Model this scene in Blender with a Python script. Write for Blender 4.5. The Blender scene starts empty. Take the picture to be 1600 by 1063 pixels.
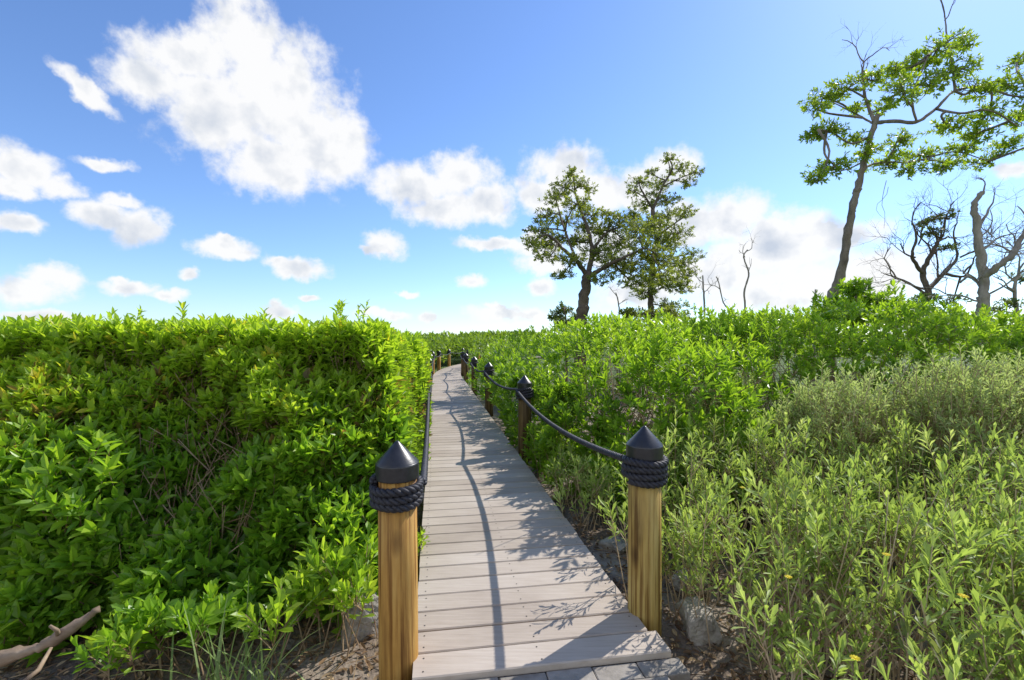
import bpy, bmesh, math, random
import numpy as np
from mathutils import Vector, Matrix, noise as mnoise
R = math.radians
rng = np.random.default_rng(7)
random.seed(7)
SC = bpy.context.scene
COL = SC.collection
H = 1.4; F = 750.0; GZ = -0.13

# ------------------------------------------------------------------ basics
def at(px, py, Y):
    return np.array([(px-800)/F*Y, Y, H+(530-py)/F*Y])
U = np.array([-0.158, 0.9874]); N_ = np.array([0.9874, 0.158])
def st(s, t): return N_*s+U*t
def link(o, parent=None):
    COL.objects.link(o)
    if parent is not None: o.parent = parent
    return o
def tag(o, label=None, cat=None, group=None, kind=None):
    if label: o['label'] = label
    if cat: o['category'] = cat
    if group: o['group'] = group
    if kind: o['kind'] = kind
    return o
def empty(name, loc, label, cat, group=None):
    o = bpy.data.objects.new(name, None); o.location = Vector([float(v) for v in loc]); o.empty_display_size = .1
    link(o); return tag(o, label, cat, group)

class MB:
    """collects numpy pieces: verts, faces (variable), per-vertex tint"""
    def __init__(s): s.V=[]; s.LI=[]; s.LT=[]; s.T=[]; s.M=[]; s.n=0
    def add(s, V, faces, tint=0.5, mat=0):
        V = np.asarray(V, float); s.V.append(V)
        li = np.concatenate([np.asarray(f) for f in faces])+s.n
        s.LI.append(li); s.LT.append(np.array([len(f) for f in faces])); s.M.append(np.full(len(faces), mat))
        s.T.append(np.full(len(V), tint) if np.isscalar(tint) else np.asarray(tint)); s.n += len(V)
    def add_template(s, V, tmpl, tint, mat=0):
        K, m, _ = V.shape
        if K == 0: return
        flat = np.concatenate([np.asarray(f) for f in tmpl]); tot = np.array([len(f) for f in tmpl])
        li = (flat[None, :]+(np.arange(K)*m)[:, None]).ravel()+s.n
        s.V.append(V.reshape(-1, 3)); s.LI.append(li); s.LT.append(np.tile(tot, K)); s.M.append(np.full(K*len(tmpl), mat))
        s.T.append(np.repeat(tint, m)); s.n += K*m
    def build(s, name, mats, parent=None, smooth=False, origin=None):
        V = np.concatenate(s.V); LI = np.concatenate(s.LI); LT = np.concatenate(s.LT); T = np.concatenate(s.T); MI = np.concatenate(s.M)
        if parent is not None: V = V-np.array(parent.location)
        elif origin is not None: V = V-np.asarray(origin)
        me = bpy.data.meshes.new(name)
        me.vertices.add(len(V)); me.vertices.foreach_set('co', V.astype(np.float32).ravel())
        me.loops.add(len(LI)); me.loops.foreach_set('vertex_index', LI.astype(np.int32))
        me.polygons.add(len(LT)); me.polygons.foreach_set('loop_start', (np.cumsum(LT)-LT).astype(np.int32))
        me.polygons.foreach_set('loop_total', LT.astype(np.int32))
        me.polygons.foreach_set('material_index', MI.astype(np.int32))
        me.polygons.foreach_set('use_smooth', np.full(len(LT), smooth))
        a = me.attributes.new('tint', 'FLOAT', 'POINT'); a.data.foreach_set('value', T.astype(np.float32))
        me.update(calc_edges=True)
        for m in (mats if isinstance(mats, (list, tuple)) else [mats]): me.materials.append(m)
        o = bpy.data.objects.new(name, me)
        if parent is None and origin is not None: o.location = Vector([float(v) for v in origin])
        return link(o, parent)
    def tube(s, pts, radii, sides=8, tint=.5, cap=True, mat=0, wob=0):
        P = np.asarray(pts, float); n = len(P); radii = np.asarray(radii, float)*np.ones(n)
        T = np.gradient(P, axis=0); T /= np.linalg.norm(T, axis=1)[:, None]+1e-9
        ref = np.array([0, 0, 1.]) if abs(T[0][2]) < .9 else np.array([1., 0, 0])
        A = np.cross(T[0], ref); A /= np.linalg.norm(A)
        ang = np.arange(sides)/sides*2*math.pi
        rings = []
        for i in range(n):
            A = A-T[i]*A.dot(T[i]); A /= np.linalg.norm(A)+1e-9; B = np.cross(T[i], A)
            rr = radii[i]*(1+(rng.uniform(-wob, wob, sides) if wob else 0))
            rings.append(P[i]+(np.cos(ang)*rr)[:, None]*A+(np.sin(ang)*rr)[:, None]*B)
        V = np.concatenate(rings); f = []
        for i in range(n-1):
            for k in range(sides):
                k2 = (k+1) % sides; f.append((i*sides+k, i*sides+k2, (i+1)*sides+k2, (i+1)*sides+k))
        if cap: f.append(tuple(range(sides))[::-1]); f.append(tuple(range((n-1)*sides, n*sides)))
        s.add(V, f, tint, mat)
    def lathe(s, prof, c=(0, 0, 0), sides=28, tint=.5, mat=0, wob=0):
        ang = np.arange(sides)/sides*2*math.pi; V = []; c = np.asarray(c, float)
        for r, z in prof:
            rr = r*(1+(rng.uniform(-wob, wob, sides) if wob else 0))
            V.append(np.stack([np.cos(ang)*rr, np.sin(ang)*rr, np.full(sides, z)], 1)+c)
        f = []
        for i in range(len(prof)-1):
            for k in range(sides):
                k2 = (k+1) % sides; f.append((i*sides+k, i*sides+k2, (i+1)*sides+k2, (i+1)*sides+k))
        f.append(tuple(range(sides))[::-1]); f.append(tuple(range((len(prof)-1)*sides, len(prof)*sides)))
        s.add(np.concatenate(V), f, tint, mat)
    def sticks(s, P0, P1, r0, r1, tint):
        K = len(P0)
        if K == 0: return
        D = P1-P0; D /= np.linalg.norm(D, axis=1)[:, None]+1e-9
        A = np.cross(D, np.array([.3, .9, .2])); A /= np.linalg.norm(A, axis=1)[:, None]+1e-9; B = np.cross(D, A)
        V = np.zeros((K, 6, 3))
        for k in range(3):
            a = k*2.0944; off = math.cos(a)*A+math.sin(a)*B
            V[:, k] = P0+off*np.reshape(r0, (-1, 1)); V[:, 3+k] = P1+off*np.reshape(r1, (-1, 1))
        s.add_template(V, [(0, 1, 4, 3), (1, 2, 5, 4), (2, 0, 3, 5)], tint*np.ones(K))

def unit(v): return v/(np.linalg.norm(v, axis=-1, keepdims=True)+1e-9)
ELL = (.30, .44, .68, .40)
OBO = (.38, .26, .74, .48)
def leaves(mb, O, A, Nn, L, W, tint, shape=ELL, fold=.22, droop=.12, simple=False, mat=0):
    K = len(O)
    if K == 0: return
    L = np.reshape(L*np.ones(K), (-1, 1)); W = np.reshape(W*np.ones(K), (-1, 1))
    S = unit(np.cross(A, Nn)); Nn = np.cross(S, A)
    dr = np.reshape(droop*(.4+rng.random(K)*1.2), (-1, 1))
    def p(x, y, z): return O+A*L*y+S*W*x+Nn*(W*z-L*dr*y*y)
    y1, w1, y2, w2 = shape
    if simple:
        V = np.stack([p(0, 0, 0), p(-w1, y1, 0), p(w1, y1, 0), p(-w2, y2, 0), p(w2, y2, 0), p(0, 1, 0)], 1)
        mb.add_template(V, [(0, 2, 1), (1, 2, 4, 3), (3, 4, 5)], tint, mat)
    else:
        V = np.stack([p(0, 0, 0), p(-w1, y1, fold), p(0, y1, 0), p(w1, y1, fold), p(-w2, y2, fold), p(0, y2, 0), p(w2, y2, fold), p(0, 1, 0)], 1)
        mb.add_template(V, [(0, 2, 1), (0, 3, 2), (1, 2, 5, 4), (2, 3, 6, 5), (4, 5, 7), (5, 6, 7)], tint, mat)
def shoots(mb, B, D, n, slen, L, W, th0=75, th1=20, tint=.5, tj=.18, stem=None, pair=False, **kw):
    K = len(B)
    if K == 0: return
    D = unit(D); slen = slen*np.ones(K)*rng.uniform(.7, 1.25, K); tint = tint*np.ones(K)
    X = unit(np.cross(D, rng.normal(size=(K, 3)))); Y = np.cross(D, X)
    ks = np.arange(n)
    f = np.tile((ks+.5)/n, (K, 1))+rng.normal(size=(K, n))*.03
    if pair: phi = (ks//2)*1.5708+(ks % 2)*math.pi+rng.normal(size=(K, n))*.25
    else: phi = ks*2.4+rng.normal(size=(K, n))*.3
    th = np.radians(th0+(th1-th0)*f)+rng.normal(size=(K, n))*.18
    rad = np.cos(phi)[..., None]*X[:, None]+np.sin(phi)[..., None]*Y[:, None]
    A = np.cos(th)[..., None]*D[:, None]+np.sin(th)[..., None]*rad
    O = B[:, None]+D[:, None]*(slen[:, None]*f)[..., None]
    Ls = L*(.65+.5*np.sin(np.clip(f, 0, 1)*2.4+.3))*rng.uniform(.75, 1.2, (K, n))*rng.uniform(.85, 1.15, (K, 1))
    Ws = Ls*(W/L)*rng.uniform(.85, 1.15, (K, n))
    tt = np.clip(tint[:, None]+.22*(f-.5)+rng.normal(size=(K, n))*tj*.5, 0, 1)
    Nn = np.sin(th)[..., None]*D[:, None]-np.cos(th)[..., None]*rad
    A = unit(A+rng.normal(size=A.shape)*.1)
    leaves(mb, O.reshape(-1, 3), A.reshape(-1, 3), Nn.reshape(-1, 3), Ls.ravel(), Ws.ravel(), tt.ravel(), **kw)
    if stem is not None: stem.sticks(B-D*.03, B+D*slen[:, None], .003, .0015, rng.random(K))

def sample_domes(domes, N, zmin=GZ, rmin=.82, rmax=1.06, rej=.86, wfun=None, face=None):
    D = np.array(domes, float); area = D[:, 3]*D[:, 4]+D[:, 3]*D[:, 5]+D[:, 4]*D[:, 5]
    if wfun is not None: area = area*wfun(D)
    idx = rng.choice(len(D), size=N, p=area/area.sum())
    d = unit(rng.normal(size=(N, 3))); C = D[idx, :3]; Rr = D[idx, 3:6]
    lump = 1+.09*np.sin(d[:, 0]*5+idx*1.7)*np.cos(d[:, 2]*4+idx*2.3)
    P = C+d*Rr*(rng.uniform(rmin, rmax, N)*lump)[:, None]
    nn = unit(d/Rr)
    ok = P[:, 2] > zmin
    for j in range(len(D)):
        q = ((P-D[j, :3])/D[j, 3:6]); ok &= ~(((q*q).sum(1) < rej*rej) & (idx != j))
    if face is not None: ok &= face(P, nn)
    return P[ok], nn[ok], idx[ok]

# ------------------------------------------------------------------ materials
def nt(mat): return mat.node_tree.nodes, mat.node_tree.links
def newmat(name):
    m = bpy.data.materials.new(name); m.use_nodes = True; n, l = nt(m)
    return m, n, l, n['Principled BSDF']
def ramp(n, stops):
    r = n.new('ShaderNodeValToRGB'); e = r.color_ramp.elements
    while len(e) < len(stops): e.new(.5)
    for k, (p, c) in enumerate(stops): e[k].position = p; e[k].color = (*c, 1)
    return r
def leafmat(name, stops, trans=.4, rough=.42, tmul=(2.1, 2.0, .9), spec=.4):
    m, n, l, b = newmat(name)
    a = n.new('ShaderNodeAttribute'); a.attribute_name = 'tint'
    r = ramp(n, stops); l.new(a.outputs['Fac'], r.inputs[0]); l.new(r.outputs[0], b.inputs['Base Color'])
    b.inputs['Roughness'].default_value = rough; b.inputs['Specular IOR Level'].default_value = spec
    t = n.new('ShaderNodeBsdfTranslucent'); mu = n.new('ShaderNodeMix'); mu.data_type = 'RGBA'; mu.blend_type = 'MULTIPLY'
    mu.inputs[0].default_value = 1; l.new(r.outputs[0], mu.inputs[6]); mu.inputs[7].default_value = (*tmul, 1); l.new(mu.outputs[2], t.inputs[0])
    mx = n.new('ShaderNodeMixShader'); mx.inputs[0].default_value = trans
    l.new(b.outputs[0], mx.inputs[1]); l.new(t.outputs[0], mx.inputs[2]); l.new(mx.outputs[0], n['Material Output'].inputs[0])
    return m
def noisemat(name, stops, scale=8, detail=6, stretch=(1, 1, 1), rough=.8, bump=.3, bscale=None, coord='Object', tintamt=0, spec=.3, bdist=.01):
    m, n, l, b = newmat(name)
    tc = n.new('ShaderNodeTexCoord'); mp = n.new('ShaderNodeMapping'); mp.inputs['Scale'].default_value = stretch
    l.new(tc.outputs[coord], mp.inputs[0])
    nz = n.new('ShaderNodeTexNoise'); nz.inputs['Scale'].default_value = scale; nz.inputs['Detail'].default_value = detail; nz.inputs['Roughness'].default_value = .62
    l.new(mp.outputs[0], nz.inputs['Vector']); src = nz.outputs['Fac']
    if tintamt:
        a = n.new('ShaderNodeAttribute'); a.attribute_name = 'tint'
        ma = n.new('ShaderNodeMath'); ma.operation = 'MULTIPLY_ADD'; ma.inputs[1].default_value = tintamt; ma.inputs[2].default_value = -tintamt/2
        l.new(a.outputs['Fac'], ma.inputs[0]); ad = n.new('ShaderNodeMath'); l.new(src, ad.inputs[0]); l.new(ma.outputs[0], ad.inputs[1]); src = ad.outputs[0]
    r = ramp(n, stops); l.new(src, r.inputs[0]); l.new(r.outputs[0], b.inputs['Base Color'])
    b.inputs['Roughness'].default_value = rough; b.inputs['Specular IOR Level'].default_value = spec
    if bump:
        n2 = n.new('ShaderNodeTexNoise'); n2.inputs['Scale'].default_value = bscale or scale*3; n2.inputs['Detail'].default_value = 5; l.new(mp.outputs[0], n2.inputs['Vector'])
        bp = n.new('ShaderNodeBump'); bp.inputs['Strength'].default_value = bump; bp.inputs['Distance'].default_value = bdist
        l.new(n2.outputs['Fac'], bp.inputs['Height']); l.new(bp.outputs[0], b.inputs['Normal'])
    return m

M = {}
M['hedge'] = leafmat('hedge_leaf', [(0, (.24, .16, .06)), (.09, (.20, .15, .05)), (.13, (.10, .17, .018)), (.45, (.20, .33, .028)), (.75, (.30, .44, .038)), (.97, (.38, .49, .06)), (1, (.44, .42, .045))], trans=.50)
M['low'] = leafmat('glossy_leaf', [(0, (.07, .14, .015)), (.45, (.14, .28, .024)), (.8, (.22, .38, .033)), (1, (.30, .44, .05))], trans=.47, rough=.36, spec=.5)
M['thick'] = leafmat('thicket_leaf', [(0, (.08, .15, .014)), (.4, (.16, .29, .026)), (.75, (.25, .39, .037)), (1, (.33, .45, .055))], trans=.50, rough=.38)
M['far'] = leafmat('distant_leaf', [(0, (.10, .16, .025)), (.5, (.15, .25, .03)), (1, (.21, .30, .05))], trans=.4, rough=.6)
M['ox'] = leafmat('oxeye_leaf', [(0, (.20, .24, .08)), (.4, (.29, .39, .095)), (.75, (.38, .49, .125)), (1, (.50, .57, .23))], trans=.45, rough=.5, tmul=(1.6, 1.6, .95))
M['grey'] = leafmat('silver_leaf', [(0, (.23, .28, .10)), (.5, (.34, .41, .15)), (1, (.50, .55, .26))], trans=.40, rough=.65, tmul=(1.5, 1.6, 1))
M['tree'] = leafmat('tree_leaf', [(0, (.09, .14, .018)), (.5, (.19, .29, .03)), (1, (.31, .42, .045))], trans=.52, rough=.42)
M['olive'] = leafmat('olive_leaf', [(0, (.09, .11, .026)), (.5, (.17, .21, .038)), (1, (.29, .33, .055))], trans=.45, rough=.5, tmul=(1.8, 1.8, .9))
M['darkleaf'] = leafmat('dark_leaf', [(0, (.05, .07, .018)), (.6, (.10, .15, .03)), (1, (.17, .22, .045))], trans=.35, rough=.5)
M['blade'] = leafmat('grass_blade', [(0, (.18, .27, .07)), (1, (.36, .46, .18))], trans=.35, rough=.5, tmul=(1.4, 1.4, 1))
M['litter'] = leafmat('dry_leaf', [(0, (.09, .05, .027)), (.5, (.26, .16, .08)), (1, (.48, .36, .21))], trans=.1, rough=.8, tmul=(1, 1, 1))
M['petal'] = leafmat('yellow_petal', [(0, (.85, .66, .02)), (1, (.9, .75, .03))], trans=.3, rough=.6, tmul=(1, 1, 1))
M['twig'] = noisemat('twig_bark', [(.3, (.17, .105, .055)), (.7, (.40, .29, .18))], scale=20, bump=0, tintamt=.5)
M['stalk'] = noisemat('dry_stalk', [(.3, (.27, .19, .11)), (.7, (.55, .44, .29))], scale=20, bump=0, tintamt=.5)
M['bark'] = noisemat('grey_bark', [(.25, (.09, .072, .055)), (.5, (.22, .185, .145)), (.75, (.38, .34, .29))], scale=5, stretch=(1, 1, .45), bump=.8, bdist=.03, tintamt=.2)
M['darkbark'] = noisemat('dark_bark', [(.25, (.06, .047, .036)), (.75, (.20, .155, .12))], scale=6, bump=.6, bdist=.03, tintamt=.2)
M['dead'] = noisemat('weathered_dead_wood', [(.25, (.15, .128, .11)), (.55, (.34, .305, .27)), (.8, (.50, .46, .42))], scale=5, stretch=(1, 1, .3), bump=.9, bdist=.04, tintamt=.2)
M['drift'] = noisemat('driftwood', [(.3, (.13, .09, .06)), (.55, (.32, .235, .165)), (.75, (.50, .41, .31))], scale=9, stretch=(.4, 1, 1), bump=.7)
M['cap'] = noisemat('black_metal_cap', [(.3, (.018, .018, .021)), (.7, (.034, .034, .039))], scale=30, rough=.34, bump=.05, spec=.6)
M['rope'] = noisemat('black_rope', [(.3, (.017, .017, .023)), (.7, (.055, .055, .068))], scale=60, rough=.55, bump=.4, bdist=.003)
M['stone'] = noisemat('pale_stone', [(.3, (.20, .18, .15)), (.5, (.38, .345, .30)), (.75, (.56, .53, .47))], scale=9, detail=12, bump=1, bdist=.03)
M['paver'] = noisemat('paver_concrete', [(.3, (.20, .178, .152)), (.7, (.36, .328, .288))], scale=14, detail=10, bump=.5, tintamt=.25, rough=.9)
def woodmat(name, stops):
    m = noisemat(name, stops, scale=7, detail=8, stretch=(2.2, 2.2, .28), rough=.62, bump=.35, bscale=26, bdist=.006)
    n, l = nt(m); b = n['Principled BSDF']; base = b.inputs['Base Color'].links[0].from_socket
    tc = n.new('ShaderNodeTexCoord'); mp = n.new('ShaderNodeMapping'); mp.inputs['Scale'].default_value = (5, 5, 2.2); l.new(tc.outputs['Object'], mp.inputs[0])
    v = n.new('ShaderNodeTexVoronoi'); v.inputs['Scale'].default_value = 1.3; l.new(mp.outputs[0], v.inputs['Vector'])
    r = ramp(n, [(.05, (.18, .10, .05)), (.22, (1, 1, 1))]); l.new(v.outputs['Distance'], r.inputs[0])
    mu = n.new('ShaderNodeMix'); mu.data_type = 'RGBA'; mu.blend_type = 'MULTIPLY'; mu.inputs[0].default_value = .85
    l.new(base, mu.inputs[6]); l.new(r.outputs[0], mu.inputs[7])
    w = n.new('ShaderNodeTexNoise'); w.inputs['Scale'].default_value = 9; w.inputs['Detail'].default_value = 5
    mp2 = n.new('ShaderNodeMapping'); mp2.inputs['Scale'].default_value = (6, 6, .16); l.new(tc.outputs['Object'], mp2.inputs[0]); l.new(mp2.outputs[0], w.inputs['Vector'])
    r2 = ramp(n, [(.38, (.34, .24, .16)), (.52, (1, 1, 1))]); l.new(w.outputs['Fac'], r2.inputs[0])
    m2 = n.new('ShaderNodeMix'); m2.data_type = 'RGBA'; m2.blend_type = 'MULTIPLY'; m2.inputs[0].default_value = .85
    l.new(mu.outputs[2], m2.inputs[6]); l.new(r2.outputs[0], m2.inputs[7]); l.new(m2.outputs[2], b.inputs['Base Color'])
    return m
M['wood'] = woodmat('treated_pine', [(.25, (.24, .115, .030)), (.48, (.50, .27, .065)), (.72, (.66, .42, .13))])
M['woodgreen'] = woodmat('greenish_treated_pine', [(.25, (.22, .14, .045)), (.48, (.44, .30, .085)), (.72, (.60, .46, .17))])
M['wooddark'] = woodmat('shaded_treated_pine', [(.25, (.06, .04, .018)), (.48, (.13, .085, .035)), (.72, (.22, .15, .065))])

def deckmat():
    m, n, l, b = newmat('composite_deck_board')
    tc = n.new('ShaderNodeTexCoord'); mp = n.new('ShaderNodeMapping'); mp.inputs['Rotation'].default_value = (0, 0, -R(9.1)); mp.inputs['Scale'].default_value = (1.6, 30, 10)
    l.new(tc.outputs['Object'], mp.inputs[0])
    g = n.new('ShaderNodeTexNoise'); g.inputs['Scale'].default_value = 2.5; g.inputs['Detail'].default_value = 8; g.inputs['Roughness'].default_value = .7; l.new(mp.outputs[0], g.inputs['Vector'])
    st_ = n.new('ShaderNodeTexNoise'); st_.inputs['Scale'].default_value = 2.2; st_.inputs['Detail'].default_value = 6; l.new(tc.outputs['Object'], st_.inputs['Vector'])
    a = n.new('ShaderNodeAttribute'); a.attribute_name = 'tint'
    def ma(op, x, y, z=None):
        q = n.new('ShaderNodeMath'); q.operation = op
        for k, v in enumerate((x, y, z)):
            if v is None: continue
            if isinstance(v, (int, float)): q.inputs[k].default_value = v
            else: l.new(v, q.inputs[k])
        return q.outputs[0]
    s1 = ma('MULTIPLY_ADD', g.outputs['Fac'], .50, ma('MULTIPLY_ADD', st_.outputs['Fac'], .35, .05))
    s2 = ma('MULTIPLY_ADD', a.outputs['Fac'], .18, s1)
    r = ramp(n, [(.30, (.28, .225, .18)), (.54, (.45, .38, .315)), (.77, (.59, .52, .45))]); l.new(s2, r.inputs[0]); l.new(r.outputs[0], b.inputs['Base Color'])
    b.inputs['Roughness'].default_value = .72; b.inputs['Specular IOR Level'].default_value = .25
    bp = n.new('ShaderNodeBump'); bp.inputs['Strength'].default_value = .35; bp.inputs['Distance'].default_value = .003; l.new(g.outputs['Fac'], bp.inputs['Height']); l.new(bp.outputs[0], b.inputs['Normal'])
    return m
M['deck'] = deckmat()
M['screw'] = noisemat('dark_screw', [(.3, (.03, .025, .022)), (.7, (.06, .05, .045))], rough=.5, bump=0)
M['stringer'] = noisemat('stringer_timber', [(.3, (.06, .04, .025)), (.7, (.15, .11, .065))], scale=6, bump=.3)
def soilmat():
    m, n, l, b = newmat('soil')
    tc = n.new('ShaderNodeTexCoord')
    a = n.new('ShaderNodeTexNoise'); a.inputs['Scale'].default_value = 1.6; a.inputs['Detail'].default_value = 12; a.inputs['Roughness'].default_value = .7; l.new(tc.outputs['Object'], a.inputs['Vector'])
    r = ramp(n, [(.3, (.09, .065, .046)), (.5, (.21, .16, .12)), (.68, (.42, .36, .29))]); l.new(a.outputs['Fac'], r.inputs[0])
    ln = n.new('ShaderNodeVectorMath'); ln.operation = 'LENGTH'; l.new(tc.outputs['Object'], ln.inputs[0])
    mr = n.new('ShaderNodeMapRange'); mr.inputs[1].default_value = 9; mr.inputs[2].default_value = 20; l.new(ln.outputs['Value'], mr.inputs[0])
    c = n.new('ShaderNodeTexNoise'); c.inputs['Scale'].default_value = .8; c.inputs['Detail'].default_value = 8; l.new(tc.outputs['Object'], c.inputs['Vector'])
    rg = ramp(n, [(.35, (.05, .085, .018)), (.65, (.11, .17, .03))]); l.new(c.outputs['Fac'], rg.inputs[0])
    mx = n.new('ShaderNodeMix'); mx.data_type = 'RGBA'; l.new(mr.outputs[0], mx.inputs[0]); l.new(r.outputs[0], mx.inputs[6]); l.new(rg.outputs[0], mx.inputs[7]); l.new(mx.outputs[2], b.inputs['Base Color'])
    b.inputs['Roughness'].default_value = .95
    f = n.new('ShaderNodeTexNoise'); f.inputs['Scale'].default_value = 28; f.inputs['Detail'].default_value = 8; l.new(tc.outputs['Object'], f.inputs['Vector'])
    bp = n.new('ShaderNodeBump'); bp.inputs['Strength'].default_value = .9; bp.inputs['Distance'].default_value = .03; l.new(f.outputs['Fac'], bp.inputs['Height']); l.new(bp.outputs[0], b.inputs['Normal'])
    return m
M['soil'] = soilmat()

# ------------------------------------------------------------------ ground
g = np.linspace(-1, 1, 141); xs = np.sinh(g*7.2)/math.sinh(7.2)*900; ys = xs+3
XX, YY = np.meshgrid(xs, ys); ZZ = np.zeros_like(XX)
for i in range(XX.shape[0]):
    for j in range(XX.shape[1]):
        x, y = XX[i, j], YY[i, j]
        if abs(x) < 40 and abs(y) < 40: ZZ[i, j] = .05*mnoise.noise((x*.9, y*.9, 0))+.02*mnoise.noise((x*3.1, y*3.1, 5))
ZZ += GZ-.02
n1 = len(xs); fs = [(i*n1+j, i*n1+j+1, (i+1)*n1+j+1, (i+1)*n1+j) for i in range(n1-1) for j in range(n1-1)]
mb = MB(); mb.add(np.stack([XX.ravel(), YY.ravel(), ZZ.ravel()], 1), fs); tag(mb.build('ground', M['soil'], smooth=True), kind='structure')

# ------------------------------------------------------------------ boardwalk
SL, SR = -.095, 1.015; SCEN = (SL+SR)/2; HW = (SR-SL)/2
dt = .05; ts = np.arange(1.9, 46, dt); cx = [st(SCEN, 1.9)]; heads = []
for t in ts:
    th = R(-9.09+max(0, min(t-18.5, 22))*1.7); heads.append(th)
    cx.append(cx[-1]+np.array([math.sin(th), math.cos(th)])*dt)
cx = np.array(cx[:-1]); heads = np.array(heads)
def cl(t, s=0.0):
    i = (t-1.9)/dt; x = np.interp(i, np.arange(len(ts)), cx[:, 0]); y = np.interp(i, np.arange(len(ts)), cx[:, 1]); h = np.interp(i, np.arange(len(ts)), heads)
    return np.array([x+math.cos(h)*s, y-math.sin(h)*s])
mb = MB(); pitch = .166; t = 2.025; k = 0
while t < 45:
    w = pitch-.010; e = rng.uniform(-.004, .004); zz = rng.uniform(-.0015, .0015)
    prof = [(0, -.032), (0, -.005), (.005, 0), (w-.005, 0), (w, -.005), (w, -.032)]
    a, b_ = -HW+e, HW+e+(.035 if k == 0 else 0)
    V = []
    for s in (a, b_):
        for (dtt, z) in prof: q = cl(t+dtt, s); V.append((q[0], q[1], z+zz))
    f = [(i, (i+1) % 6, 6+(i+1) % 6, 6+i) for i in range(6)]+[(5, 4, 3, 2, 1, 0), (6, 7, 8, 9, 10, 11)]
    mb.add(V, f, rng.random())
    if t < 12:
        for s in (a+.045, 0, HW-.045):
            for d in (.035, w-.035):
                q = cl(t+d, s+rng.uniform(-.003, .003)); an = np.arange(8)/8*6.283
                ring = np.stack([q[0]+np.cos(an)*.0042, q[1]+np.sin(an)*.0042, np.full(8, zz+.0012)], 1)
                mb.add(ring, [tuple(range(8))], .5, 1)
    t += pitch; k += 1
for s0, s1 in ((-HW+.03, -HW+.07), (-.02, .02), (HW-.09, HW-.05)):
    tt = np.arange(2.06, 44.5, .5); V = []; f = []
    for q in tt:
        for s, z in ((s0, -.034), (s1, -.034), (s1, -.2), (s0, -.2)): c = cl(q, s); V.append((c[0], c[1], z))
    for i in range(len(tt)-1):
        for j in range(4): f.append((i*4+j, i*4+(j+1) % 4, (i+1)*4+(j+1) % 4, (i+1)*4+j))
    f += [(3, 2, 1, 0), tuple(range(len(V)-4, len(V)))]
    mb.add(V, f, .4, 2)
tag(mb.build('boardwalk', [M['deck'], M['screw'], M['stringer']]), kind='structure')
mb = MB()
for k in range(110):
    x0 = -13.5+k*.15; y0 = 62-.1*k*.15
    mb.add([(x0, y0, .78), (x0+.143, y0, .78), (x0+.143, y0+1.2, .78), (x0, y0+1.2, .78), (x0, y0, .82), (x0+.143, y0, .82), (x0+.143, y0+1.2, .82), (x0, y0+1.2, .82)],
           [(0, 3, 2, 1), (4, 5, 6, 7), (0, 1, 5, 4), (1, 2, 6, 5), (2, 3, 7, 6), (3, 0, 4, 7)], rng.random())
tag(mb.build('path', M['deck']), kind='structure')

# paved apron in front of the walk
mb = MB()
for r_ in range(10):
    for c in range(-3, 16):
        s0 = -.35+c*.205+(.1 if r_ % 2 else 0); t0 = 2.02-r_*.105
        hh = -.026+rng.uniform(-.002, .002); g2 = .002; a = st(s0+g2, t0-.105+g2); b_ = st(s0+.205-g2, t0-.105+g2); c_ = st(s0+.205-g2, t0-g2); d = st(s0+g2, t0-g2); m_ = (a+b_+c_+d)/4
        lo = [(*p, hh-.12) for p in (a, b_, c_, d)]; mi = [(*p, hh-.004) for p in (a, b_, c_, d)]; up = [(*(p+(m_-p)*.05), hh) for p in (a, b_, c_, d)]
        if s0 > .95 or s0 < -.2: continue
        mb.add(lo+mi+up, [(0, 1, 5, 4), (1, 2, 6, 5), (2, 3, 7, 6), (3, 0, 4, 7), (4, 5, 9, 8), (5, 6, 10, 9), (6, 7, 11, 10), (7, 4, 8, 11), (8, 9, 10, 11)], rng.random())
tag(mb.build('pavement', M['paver']), kind='structure')

# ------------------------------------------------------------------ posts and ropes
def rope_strands(mb, pts, Rr=.022, pit=.085, step=.008, sides=6):
    P = np.asarray(pts, float); seg = np.linalg.norm(np.diff(P, axis=0), axis=1); L = np.concatenate([[0], np.cumsum(seg)])
    n = max(8, int(L[-1]/step)); q = np.linspace(0, L[-1], n); C = np.stack([np.interp(q, L, P[:, k]) for k in range(3)], 1)
    T = unit(np.gradient(C, axis=0)); A = np.zeros_like(C); a = np.cross(T[0], [0, 0, 1.]); a /= np.linalg.norm(a)
    for i in range(n): a = a-T[i]*a.dot(T[i]); a /= np.linalg.norm(a); A[i] = a
    B = np.cross(T, A)
    for k in range(3):
        ph = q/pit*2*math.pi+k*2.0944
        S = C+(np.cos(ph)[:, None]*A+np.sin(ph)[:, None]*B)*Rr*.52
        mb.tube(S, Rr*.56, sides)
def make_post(woodm, name='wooden_post', seed=0.):
    root = bpy.data.objects.new(name, None); link(root)
    m = MB(); m.lathe([(.085, -.25), (.086, 0), (.085, .35), (.083, .79)], sides=28, wob=.008); m.build('pole', woodm, root, smooth=True)
    m = MB(); m.lathe([(.086, .795), (.0925, .7955), (.0935, .797), (.0935, .802), (.0935, .856), (.0935, .8625), (.092, .8635), (.0905, .866), (.0885, .869), (.046, .914), (.0085, .9545), (.006, .9565), (.002, .9575)], sides=48)
    m.build('cap', M['cap'], root, smooth=True)
    m = MB(); a = np.linspace(0, 2*math.pi*3.45, 170); rad = .085+.0145+.003*np.sin(a*.9+seed)
    pts = np.stack([np.cos(a)*rad, np.sin(a)*rad, .678+.0325*a/(2*math.pi)+.008*np.sin(a+seed)+.003*np.sin(2.3*a+seed)], 1)
    rope_strands(m, pts, Rr=.0188, pit=.080, step=.008); m.build('rope_wrap', M['rope'], root, smooth=True)
    return root
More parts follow.
